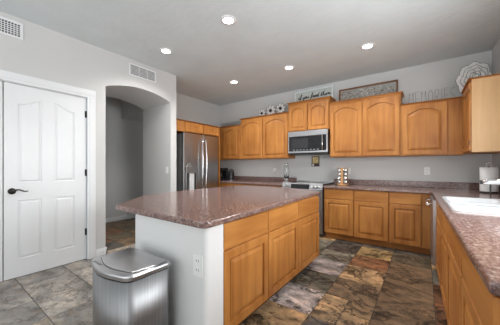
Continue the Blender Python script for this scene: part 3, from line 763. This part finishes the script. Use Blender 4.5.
o_ = b.build('plug_in_freshener', PLASTIC); o_.location = (-2.70, YB-0.001, 1.14); tag(o_, 'rounded white plug-in freshener on the wall left of the range', 'air freshener')

# gold plaque above the range
pq = thing('wall_plaque', 'small square antique gold wall plaque above the range', 'plaque', (-1.765, YB-0.001, 1.335))
b = MB(); b.box(-0.082, 0.082, -0.012, 0, -0.105, 0.105, 0.003); b.build('board', plain('plaque_brown', (0.20, 0.15, 0.09), 0.6, vary=0.3, vscale=30), pq)
b = MB(); b.box(-0.055, 0.055, -0.016, -0.011, -0.035, 0.085, 0.004); b.build('gold_panel', BRASSY, pq)
b = MB(); b.box(-0.078, 0.078, -0.018, -0.011, -0.10, -0.045, 0.003); tag(b.build('lower_band', plain('plaque_dark', (0.05, 0.03, 0.03), 0.6), pq), 'dark lower band')
b = MB(); b.lathe([(0, -0.018), (0.022, -0.020), (0.02, -0.024), (0, -0.026)], (-0.045, 0, -0.072), 16, 'y'); tag(b.build('white_motif', CREAM, pq), 'white raised motif')

# ------------------------------------------------------------------ air vents
def vent(label, y0, y1, z0, z1, dense):
    r_ = thing('air_vent', label, 'air vent', (XL, (y0+y1)/2, (z0+z1)/2), PI/2)
    w_, h_ = (y1-y0)/2, (z1-z0)/2; m = 0.024
    b = MB()
    for a in ((-w_, w_, -h_, -h_+m), (-w_, w_, h_-m, h_), (-w_, -w_+m, -h_+m, h_-m), (w_-m, w_, -h_+m, h_-m)): b.box(a[0], a[1], -0.010, 0, a[2], a[3], 0.002)
    b.build('frame', WHITE, r_)
    b = MB(); b.box(-w_+m, w_-m, -0.001, 0, -h_+m, h_-m); tag(b.build('duct_opening', VENTD, r_), 'dark duct opening')
    nz = 6 if dense else 10
    for k in range(1, nz):
        z = -h_+m+(2*h_-2*m)*k/nz
        b = MB(); b.box(-w_+m, w_-m, -0.007, -0.002, z-(0.0035 if dense else 0.003), z+(0.0035 if dense else 0.003)); b.build('louver', WHITE, r_)
    n_ = 17 if dense else 3
    for k in range(1, n_):
        x = -w_+m+(2*w_-2*m)*k/n_
        b = MB(); b.box(x-0.0035, x+0.0035, -0.009, -0.004, -h_+m, h_-m); b.build('blade', WHITE, r_)
vent('white grille air vent high over the white door, near the ceiling', 0.21, 0.672, 2.625, 2.805, True)
vent('white louvered air vent above the arched opening', 1.85, 2.305, 2.615, 2.80, False)

# ------------------------------------------------------------------ recessed lights
for (x, y, lb) in ((-1.76, 2.02, 'recessed ceiling light over the island, nearest to the camera'), (-2.94, 2.04, 'recessed ceiling light closest to the arched opening'), (-2.95, 3.55, 'recessed ceiling light nearest the refrigerator'),
                   (-1.79, 3.57, 'recessed ceiling light in front of the microwave'), (-0.61, 3.56, 'recessed ceiling light over the floor before the right-hand cabinets')):
    r_ = thing('recessed_light', lb, 'ceiling light', (x, y, H), 0, 'recessed lights in the kitchen ceiling')
    b = MB(); b.lathe([(0.058, 0.0), (0.092, 0.0), (0.092, -0.004), (0.084, -0.009), (0.060, -0.007)], (0, 0, 0), 32, cap=False); b.build('trim_ring', WHITE, r_)
    b = MB(); b.lathe([(0.0, -0.002), (0.061, -0.002), (0.061, -0.0045), (0.0, -0.006)], (0, 0, 0), 32); b.build('lens', LAMP, r_)
    l = bpy.data.lights.new('downlight', 'SPOT'); l.energy = 68; l.spot_size = math.radians(150); l.spot_blend = 0.8; l.shadow_soft_size = 0.07; l.color = (1, 0.98, 0.96)
    lo = bpy.data.objects.new('downlight', l); COL.objects.link(lo); lo.parent = r_; lo.location = (0, 0, -0.02)

# ------------------------------------------------------------------ things on top of the cabinets
# sign with script
sg = thing('word_sign', 'white framed sign with black script leaning above the microwave cabinet', 'sign', (-1.795, YB-0.06, 2.507))
sg.rotation_euler = (math.radians(4), 0, 0)
sg.rotation_euler = (-math.radians(5), 0, 0)
SWd, SHt = 0.81, 0.29
b = MB()
for a in ((-SWd/2, SWd/2, 0, 0.03), (-SWd/2, SWd/2, SHt-0.03, SHt), (-SWd/2, -SWd/2+0.03, 0.03, SHt-0.03), (SWd/2-0.03, SWd/2, 0.03, SHt-0.03)): b.box(a[0], a[1], -0.022, 0.0, a[2], a[3], 0.003)
b.build('frame', SIGNF, sg)
b = MB(); b.box(-SWd/2+0.028, SWd/2-0.028, -0.010, -0.003, 0.028, SHt-0.028); b.build('board', SIGNB, sg)
def ell(cx, cy, rx, ry, a0, a1, n=12): return [(cx+rx*math.cos(math.radians(a0+(a1-a0)*k/n)), cy+ry*math.sin(math.radians(a0+(a1-a0)*k/n))) for k in range(n+1)]
G = {
 'i': ([[(0, .1), (.12, .5), (.12, 0.1), (.2, 0), (.32, .12)], [(.16, .72), (.18, .76)]], .34),
 'f': ([[(0, .1), (.2, .5), (.34, 1.05), (.24, 1.15), (.16, .9), (.14, 0), (.12, -.45), (.02, -.4), (.12, -.1), (.38, .12)], [(.02, .45), (.34, .48)]], .42),
 'y': ([[(0, .45), (.06, .12), (.2, .02), (.34, .2), (.38, .5), (.36, 0), (.26, -.42), (.1, -.4), (.22, -.12), (.5, .12)]], .5),
 'o': ([[(0, .1)]+ell(.2, .25, .17, .24, 200, -160)+[(.42, .35)]], .44),
 'u': ([[(0, .4), (.06, .1), (.16, 0), (.3, .15), (.34, .48), (.34, .1), (.42, 0), (.52, .14)]], .54),
 'e': ([[(0, .12), (.2, .2), (.32, .36), (.24, .5), (.1, .4), (.08, .12), (.2, 0), (.4, .12)]], .42),
 'd': ([[(0, .12)]+ell(.18, .24, .16, .23, 60, 330)+[(.44, 1.1), (.36, .3), (.42, 0), (.54, .12)]], .56),
 't': ([[(0, .1), (.16, .5), (.22, .95), (.18, .1), (.26, 0), (.38, .12)], [(.04, .66), (.36, .7)]], .4),
 'h': ([[(0, .1), (.2, .7), (.22, 1.1), (.12, 1.0), (.1, 0), (.2, .42), (.32, .48), (.36, .1), (.44, 0), (.54, .12)]], .56),
 'm': ([[(0, .42), (.08, .46), (.1, 0), (.18, .42), (.28, .46), (.3, 0), (.38, .42), (.48, .46), (.52, .08), (.6, 0), (.7, .14)]], .72)}
def smooth(p, k=2):
    for _ in range(k):
        q = [p[0]]
        for a, c in zip(p, p[1:]): q += [(a[0]*.75+c[0]*.25, a[1]*.75+c[1]*.25), (a[0]*.25+c[0]*.75, a[1]*.25+c[1]*.75)]
        p = q+[p[-1]]
    return p
b = MB(); x = -0.325; s_ = 0.096
for ch in 'if you feed them':
    if ch == ' ': x += 0.26*s_; continue
    st, adv = G[ch]
    for p_ in st:
        q = smooth(p_, 2) if len(p_) > 2 else p_
        b.tube([(x+(a+c*0.18)*s_*1.02, -0.0115, 0.118+c*s_*0.92) for a, c in q], 0.0062, 6)
    x += adv*s_*1.02
tag(b.build('lettering', INK, sg), 'black script lettering')

# wood frame with mosaic
fm = thing('mosaic_frame', 'dark wood framed panel of silvery cut petals standing on the tall cabinet', 'wall art', (-0.812, YB-0.045, 2.389))
fm.rotation_euler = (-math.radians(4), 0, 0)
FWd, FHt = 0.95, 0.285
b = MB()
for a in ((-FWd/2, FWd/2, 0, 0.022), (-FWd/2, FWd/2, FHt-0.022, FHt), (-FWd/2, -FWd/2+0.022, 0.022, FHt-0.022), (FWd/2-0.022, FWd/2, 0.022, FHt-0.022)): b.box(a[0], a[1], -0.035, 0.0, a[2], a[3], 0.002)
b.build('frame', DWOOD, fm)
b = MB(); b.box(-FWd/2+0.02, FWd/2-0.02, -0.008, -0.002, 0.02, FHt-0.02); b.build('backing', DIM, fm)
MC = [plain('petal_silver', (0.55, 0.54, 0.51), 0.5), plain('petal_white', (0.75, 0.74, 0.71), 0.6), plain('petal_dark', (0.10, 0.08, 0.065), 0.6), plain('petal_tan', (0.34, 0.27, 0.19), 0.6)]
b = MB(); rr = random.Random(3)
for k in range(1600):
    x = rr.uniform(-FWd/2+0.03, FWd/2-0.03); z = rr.uniform(0.03, FHt-0.03)
    lim = 0.24-0.10*max(0, (x-0.1)/0.37)**2+0.012*math.sin(x*40)
    if z > lim: continue
    r_ = rr.uniform(0.006, 0.013); a = rr.uniform(0, PI); mi = rr.choices([0, 1, 2, 3], [4, 6 if x > -0.1 else 2, 3, 3])[0]
    L = []
    for (q, yy) in ((1, -0.009-rr.uniform(0, 0.004)), (0.55, -0.016-rr.uniform(0, 0.004))):
        L.append([Vector((x+r_*q*(math.cos(a)*math.cos(t)-0.5*math.sin(a)*math.sin(t)), yy, z+r_*q*(math.sin(a)*math.cos(t)+0.5*math.cos(a)*math.sin(t)))) for t in [i*PI/3 for i in range(6)]])
    b.loops(L, True, True, mi=mi)
mo = b.build('petals', MC, fm); mo['kind'] = 'stuff'; mo['label'] = 'silver, white and brown cut petals'

# wire letters
LET = {'M': [[(0, 0), (.08, 1), (.35, .35), (.62, 1), (.7, 0)]], 'E': [[(.5, 0), (0, 0), (0, 1), (.5, 1)], [(0, .5), (.42, .5)]],
       'O': [[(.3+.3*math.cos(t), .5+.5*math.sin(t)) for t in [i*PI/8 for i in range(17)]]],
       'R': [[(0, 0), (0, 1), (.35, 1), (.5, .88), (.5, .65), (.35, .5), (0, .5), (.22, .5), (.55, 0)]], 'I': [[(.05, 0), (.05, 1)]],
       'S': [[(0, .12), (.2, 0), (.45, .1), (.45, .35), (.05, .62), (.05, .88), (.25, 1), (.48, .9)]]}
wd = thing('wire_word', 'thin grey wire letters spelling a word above the right cabinets', 'wire letters', (-0.185, YB-0.10, 2.189))
x = 0.0; hgt = 0.21
for ch, ww in zip('MEMORIES', (.7, .5, .7, .6, .55, .1, .5, .5)):
    b = MB(); sx = 0.090
    for st in LET[ch]: b.tube([(x+a*sx, 0, 0.003+c*hgt) for a, c in st], 0.0028, 6)
    tag(b.build('letter', WIRE, wd)); x += ww*sx+0.027
b = MB(); b.box(-0.005, 0.57, -0.006, 0.006, 0.0, 0.003); b.build('base_bar', WIRE, wd)

# small wire ornament over the far left cabinet
wb_ = thing('wire_trellis', 'grey wire ornament standing on the short far left cabinet', 'ornament', (-4.20, YB-0.16, 2.206))
b = MB(); rr = random.Random(5)
b.box(0, 0.62, -0.012, 0.012, 0.0, 0.004)
b.tube([(0, 0, 0.125), (0.62, 0, 0.135)], 0.003, 6)
for k in range(32):
    x = 0.008+k*0.0195
    b.tube([(x+rr.uniform(-.004, .004), 0, 0.003), (x, rr.uniform(-.008, .008), 0.06), (x+rr.uniform(-.006, .006), 0, 0.125+rr.uniform(-.01, .012))], 0.0034, 5)
for k in range(9):
    b.tube([(0.035+k*0.07+0.026*math.cos(t), 0, 0.075+0.03*math.sin(t)) for t in [i*PI/5 for i in range(11)]], 0.003, 5)
b.build('wirework', plain('galvanised_wire', (0.26, 0.27, 0.27), 0.5), wb_)

# metal flower sculpture
fs = thing('flower_sculpture', 'metal sculpture of three cream flowers with dark centers on the cabinet', 'ornament', (-2.70, YB-0.17, 2.337))
b = MB(); b.box(-0.33, 0.33, -0.02, 0.02, 0, 0.004)
for (x, z, r_) in ((-0.22, 0.075, 0.07), (0, 0.11, 0.09), (0.24, 0.125, 0.085)): b.tube([(x*0.9, 0, 0.002), (x, 0.005, z)], 0.003, 6)
b.build('stems', WIRE, fs)
for (x, z, r_) in ((-0.25, 0.095, 0.10), (-0.02, 0.125, 0.125), (0.225, 0.14, 0.12)):
    b = MB()
    for k in range(8):
        a = 2*PI*k/8+0.2; cx, cz = x+r_*0.55*math.cos(a), z+r_*0.55*math.sin(a); L = []
        for (q, yy) in ((0.55, 0.006), (1.0, 0.0), (0.7, -0.010), (0.2, -0.006)):
            L.append([Vector((cx+r_*0.40*q*(math.cos(a)*math.cos(t)-0.55*math.sin(a)*math.sin(t)), yy, cz+r_*0.40*q*(math.sin(a)*math.cos(t)+0.55*math.cos(a)*math.sin(t)))) for t in [i*PI/6 for i in range(12)]])
        b.loops(L, smooth=True)
    fp = b.build('flower', CREAM, fs)
    b = MB()
    for k in range(8):
        a = 2*PI*k/8+0.2; cx, cz = x+r_*0.62*math.cos(a), z+r_*0.62*math.sin(a)
        b.tube([(cx+r_*0.48*(math.cos(a)*math.cos(t)-0.6*math.sin(a)*math.sin(t)), -0.008, cz+r_*0.48*(math.sin(a)*math.cos(t)+0.6*math.cos(a)*math.sin(t))) for t in [i*PI/6 for i in range(9)]], 0.0032, 5)
    tag(b.build('petal_outline', WIRE, fp), 'dark wire petal outlines')
    b = MB(); b.lathe([(0, -0.008), (r_*0.26, -0.010), (r_*0.26, -0.022), (r_*0.12, -0.032), (0, -0.033)], (x, 0, z), 18, 'y'); tag(b.build('flower_center', INK, fp), 'black flower center')

# big layered white flower in the corner
bf = thing('paper_flower', 'large white layered flower decoration on top of the right corner cabinets', 'flower decoration', (0.578, 4.50, 2.445), 0)
rr = random.Random(9); EDGE = plain('petal_gap_shade', (0.10, 0.10, 0.10), 0.6)
def petal(b, ang, r0, ln, wd_, y0, lift, curl):
    L = []
    N = 7; Mx = 8
    top_, bot = [], []
    for i in range(N+1):
        u = i/N; hw = wd_*(0.35+0.65*math.sin(PI/2*min(1, u*1.5)))*(1-0.12*max(0, u-0.7)/0.3)
        row = []
        for j in range(Mx+1):
            v = j/Mx*2-1; x = r0+ln*u-0.55*ln*u*abs(v)**2.6+0.006*math.cos(v*9)*u; s2 = hw*v
            yy = y0-lift*u**1.2-curl*math.sin(PI*u)*(1-v*v)*0.6-0.004*math.cos(v*7)*u+0.03*v*v*u*0.5
            row.append(Vector((x*math.cos(ang)-s2*math.sin(ang), yy, x*math.sin(ang)+s2*math.cos(ang))))
        top_.append(row)
    t_ = bmesh.new(); th = Vector((0, 0.004, 0))
    A = [[t_.verts.new(p) for p in row] for row in top_]; B = [[t_.verts.new(p+th) for p in row] for row in top_]
    for i in range(N):
        for j in range(Mx):
            f_ = t_.faces.new([A[i][j], A[i+1][j], A[i+1][j+1], A[i][j+1]]); f_.smooth = True
            f_ = t_.faces.new([B[i][j], B[i][j+1], B[i+1][j+1], B[i+1][j]]); f_.smooth = True
    for i in range(N):
        t_.faces.new([A[i][0], B[i][0], B[i+1][0], A[i+1][0]]); t_.faces.new([A[i][Mx], A[i+1][Mx], B[i+1][Mx], B[i][Mx]])
    for j in range(Mx):
        t_.faces.new([A[N][j], B[N][j], B[N][j+1], A[N][j+1]]); t_.faces.new([A[0][j], A[0][j+1], B[0][j+1], B[0][j]])
    b.merge(t_)
    edge = [A_ for A_ in [top_[i][0] for i in range(2, N+1)]+top_[N][1:-1]+[top_[i][Mx] for i in range(N, 1, -1)]]
    return edge
for (n_, r0, ln, wd_, y0, lift, curl) in ((8, 0.07, 0.175, 0.125, 0.06, 0.02, 0.05), (7, 0.05, 0.135, 0.105, 0.03, 0.035, 0.05), (6, 0.03, 0.105, 0.080, 0.0, 0.05, 0.04), (5, 0.012, 0.07, 0.055, -0.03, 0.06, 0.03), (4, 0.002, 0.045, 0.038, -0.06, 0.05, 0.02)):
    for k in range(n_):
        b = MB(); edge = petal(b, 2*PI*(k+0.37*n_)/n_+rr.uniform(-.06, .06), r0, ln*rr.uniform(.95, 1.04), wd_, y0+0.004*(k % 2), lift, curl)
        pt = b.build('petal', CREAM, bf)
        b = MB(); b.tube(edge, 0.0032, 5); tag(b.build('petal_gap_line', EDGE, pt), 'dark grey petal edge standing for the shadow gap')  # dark tube along the petal outline, painting the shadow between petals
b = MB(); b.lathe([(0, 0.06), (0.05, 0.06), (0.035, -0.05), (0.02, -0.09), (0, -0.095)], (0, 0, 0), 16, 'y'); b.build('heart', CREAM, bf); bf.scale = (0.78, 0.7, 1.02)

# ------------------------------------------------------------------ things on the worktops
# spice rack
sr = thing('spice_rack', 'pale wood revolving spice rack with stacked silver lids on the back counter', 'spice rack', (-1.165, 4.45, CT+0.0015))
b = MB(); b.lathe([(0, 0), (0.085, 0), (0.088, 0.006), (0.085, 0.018), (0, 0.018)], n=28); b.build('turntable', LWOOD, sr)
b = MB(); b.box(-0.09, 0.09, -0.06, 0.06, 0.018, 0.028, 0.002); b.box(-0.09, 0.09, -0.06, 0.06, 0.300, 0.310, 0.002); 
b.box(-0.020, 0.020, -0.062, 0.06, 0.028, 0.30)
for k in range(1, 4): b.box(-0.080, 0.080, -0.035, 0.05, 0.0265+k*0.0685, 0.030+k*0.0685)
b.build('frame', LWOOD, sr)
jar0 = None
for ix in (-1, 1):
    for k in range(4):
        loc = (-1.165+ix*0.053, 4.45, CT+0.064+k*0.0685)
        if jar0 is None:
            jar0 = thing('spice_jar', 'spice jar with a silver lid lying in the wooden rack', 'jar', loc, 0, 'silver-lidded jars in the spice rack')
            b = MB(); b.lathe([(0, 0.05), (0.026, 0.05), (0.028, 0.04), (0.028, -0.045), (0, -0.045)], n=18, axis='y'); b.build('jar_body', plain('spice_brown', (0.25, 0.12, 0.05), 0.3, vary=0.4, vscale=30), jar0)
            b = MB(); b.lathe([(0, -0.045), (0.030, -0.045), (0.030, -0.070), (0.027, -0.074), (0, -0.074)], n=18, axis='y'); tag(b.build('lid', CHROME, jar0), 'silver lid')
        else:
            c = copy_tree(jar0); c.location = loc

# tall glass jar left of the range
gj = thing('glass_press', 'tall clear glass press with dark band and metal base left of the range', 'glass press', (-2.275, 4.42, CT+0.0015), 0)
b = MB(); b.lathe([(0, 0), (0.075, 0), (0.078, 0.008), (0.07, 0.02), (0.03, 0.03), (0.03, 0.05), (0.05, 0.06), (0.05, 0.085), (0, 0.085)]); b.build('base', STEEL, gj)
b = MB(); b.lathe([(0.046, 0.085), (0.050, 0.09), (0.054, 0.12), (0.048, 0.14), (0, 0.14)]); tag(b.build('collar', BLACK, gj), 'dark band')
b = MB(); b.lathe([(0, 0.14), (0.048, 0.141), (0.058, 0.20), (0.05, 0.30), (0.036, 0.36), (0.030, 0.395), (0.026, 0.395), (0.032, 0.36), (0.046, 0.30), (0.054, 0.20), (0.044, 0.146), (0, 0.145)], n=28); b.build('glass_body', GLASS, gj)
b = MB(); b.tube([(0, 0, 0.145), (0, 0, 0.36)], 0.005, 8); b.lathe([(0, 0.355), (0.014, 0.36), (0.016, 0.37), (0, 0.385)], n=14); b.build('plunger', CHROME, gj)

# kettle and coffee maker in the far left corner
kt = thing('electric_kettle', 'black electric kettle with looped handle in the far left counter corner', 'kettle', (-3.77, 4.42, CT+0.0015), 0)
b = MB(); b.lathe([(0, 0), (0.078, 0), (0.08, 0.012), (0.074, 0.02), (0, 0.02)]); b.build('power_base', STEEL, kt)
b = MB(); b.lathe([(0, 0.02), (0.072, 0.021), (0.078, 0.05), (0.070, 0.13), (0.055, 0.20), (0.046, 0.225), (0, 0.235)], n=28); b.build('jug', BLACK, kt)
b = MB(); b.tube([(-0.02, -0.02, 0.228), (-0.005, -0.02, 0.262), (0.05, -0.02, 0.270), (0.095, -0.02, 0.24), (0.108, -0.02, 0.17), (0.10, -0.02, 0.09), (0.072, -0.01, 0.06)], 0.014, 10); b.build('handle', BLACK, kt)
b = MB(); b.lathe([(0, 0.0), (0.010, 0.0), (0.014, 0.012), (0, 0.016)], (-0.0, 0, 0.234), 12); tag(b.build('lid_knob', CHROME, kt))
b = MB(); b.loops([[Vector((-0.05, -0.02, 0.20)), Vector((-0.05, 0.02, 0.20)), Vector((-0.055, 0.015, 0.16)), Vector((-0.055, -0.015, 0.16))], [Vector((-0.09, -0.008, 0.212)), Vector((-0.09, 0.008, 0.212)), Vector((-0.082, 0.008, 0.195)), Vector((-0.082, -0.008, 0.195))]]); b.build('spout', BLACK, kt)
cm = thing('coffee_maker', 'black coffee maker half hidden behind the refrigerator side panel', 'coffee maker', (-4.10, 4.46, CT+0.0015), 0)
b = MB(); b.box(-0.11, 0.10, -0.11, 0.12, 0, 0.04, 0.006); b.box(-0.11, 0.10, 0.04, 0.12, 0.04, 0.26, 0.006); b.box(-0.11, 0.10, -0.11, 0.12, 0.235, 0.30, 0.01); b.build('housing', BLACK, cm)
b = MB(); b.lathe([(0, 0.042), (0.06, 0.042), (0.072, 0.08), (0.066, 0.14), (0.045, 0.18), (0.047, 0.19), (0.043, 0.19), (0.06, 0.14), (0.066, 0.08), (0.055, 0.05), (0, 0.048)], (-0.005, -0.035, 0), 26); b.build('carafe', GLASS, cm)
b = MB(); b.tube([(0.045, -0.06, 0.17), (0.10, -0.075, 0.17), (0.11, -0.08, 0.12), (0.06, -0.065, 0.08)], 0.008, 8); b.build('carafe_handle', BLACK, cm)

# paper towel holder at the right
ap = thing('paper_towel_holder', 'white paper towel roll on a metal holder at the right end of the back counter', 'paper towel holder', (0.672, 4.20, CT+0.0015), 0)
b = MB(); b.lathe([(0, 0), (0.088, 0), (0.088, 0.010), (0.080, 0.016), (0, 0.016)], n=36); tag(b.build('holder_base', BRONZE, ap), 'dark metal base')
b = MB(); b.lathe([(0.020, 0.018), (0.084, 0.018), (0.086, 0.022), (0.086, 0.316), (0.084, 0.320), (0.022, 0.320), (0.020, 0.316), (0.020, 0.018)], n=48, cap=False); b.build('paper_roll', plain('white_paper', (0.82, 0.83, 0.83), 0.8, vary=0.01), ap)
b = MB(); b.tube([(0, 0, 0.014), (0, 0, 0.335)], 0.008, 12)
b.tube([(0.026*math.cos(t), 0.0, 0.355+0.022*math.sin(t)) for t in [i*PI/8-PI/2 for i in range(17)]], 0.006, 8)
b.lathe([(0, 0.374), (0.009, 0.378), (0.009, 0.388), (0, 0.394)], (0, 0, 0), 12); tag(b.build('rod', CHROME, ap), 'silver rod with a ring on top')
b = MB(); b.box(-0.010, 0.006, -0.100, -0.092, 0.012, 0.135, 0.002); b.box(-0.010, 0.006, -0.096, -0.06, 0.004, 0.014, 0.001); tag(b.build('tension_arm', plain('arm_grey', (0.14, 0.14, 0.14), 0.4, 0.5), ap), 'grey upright arm')
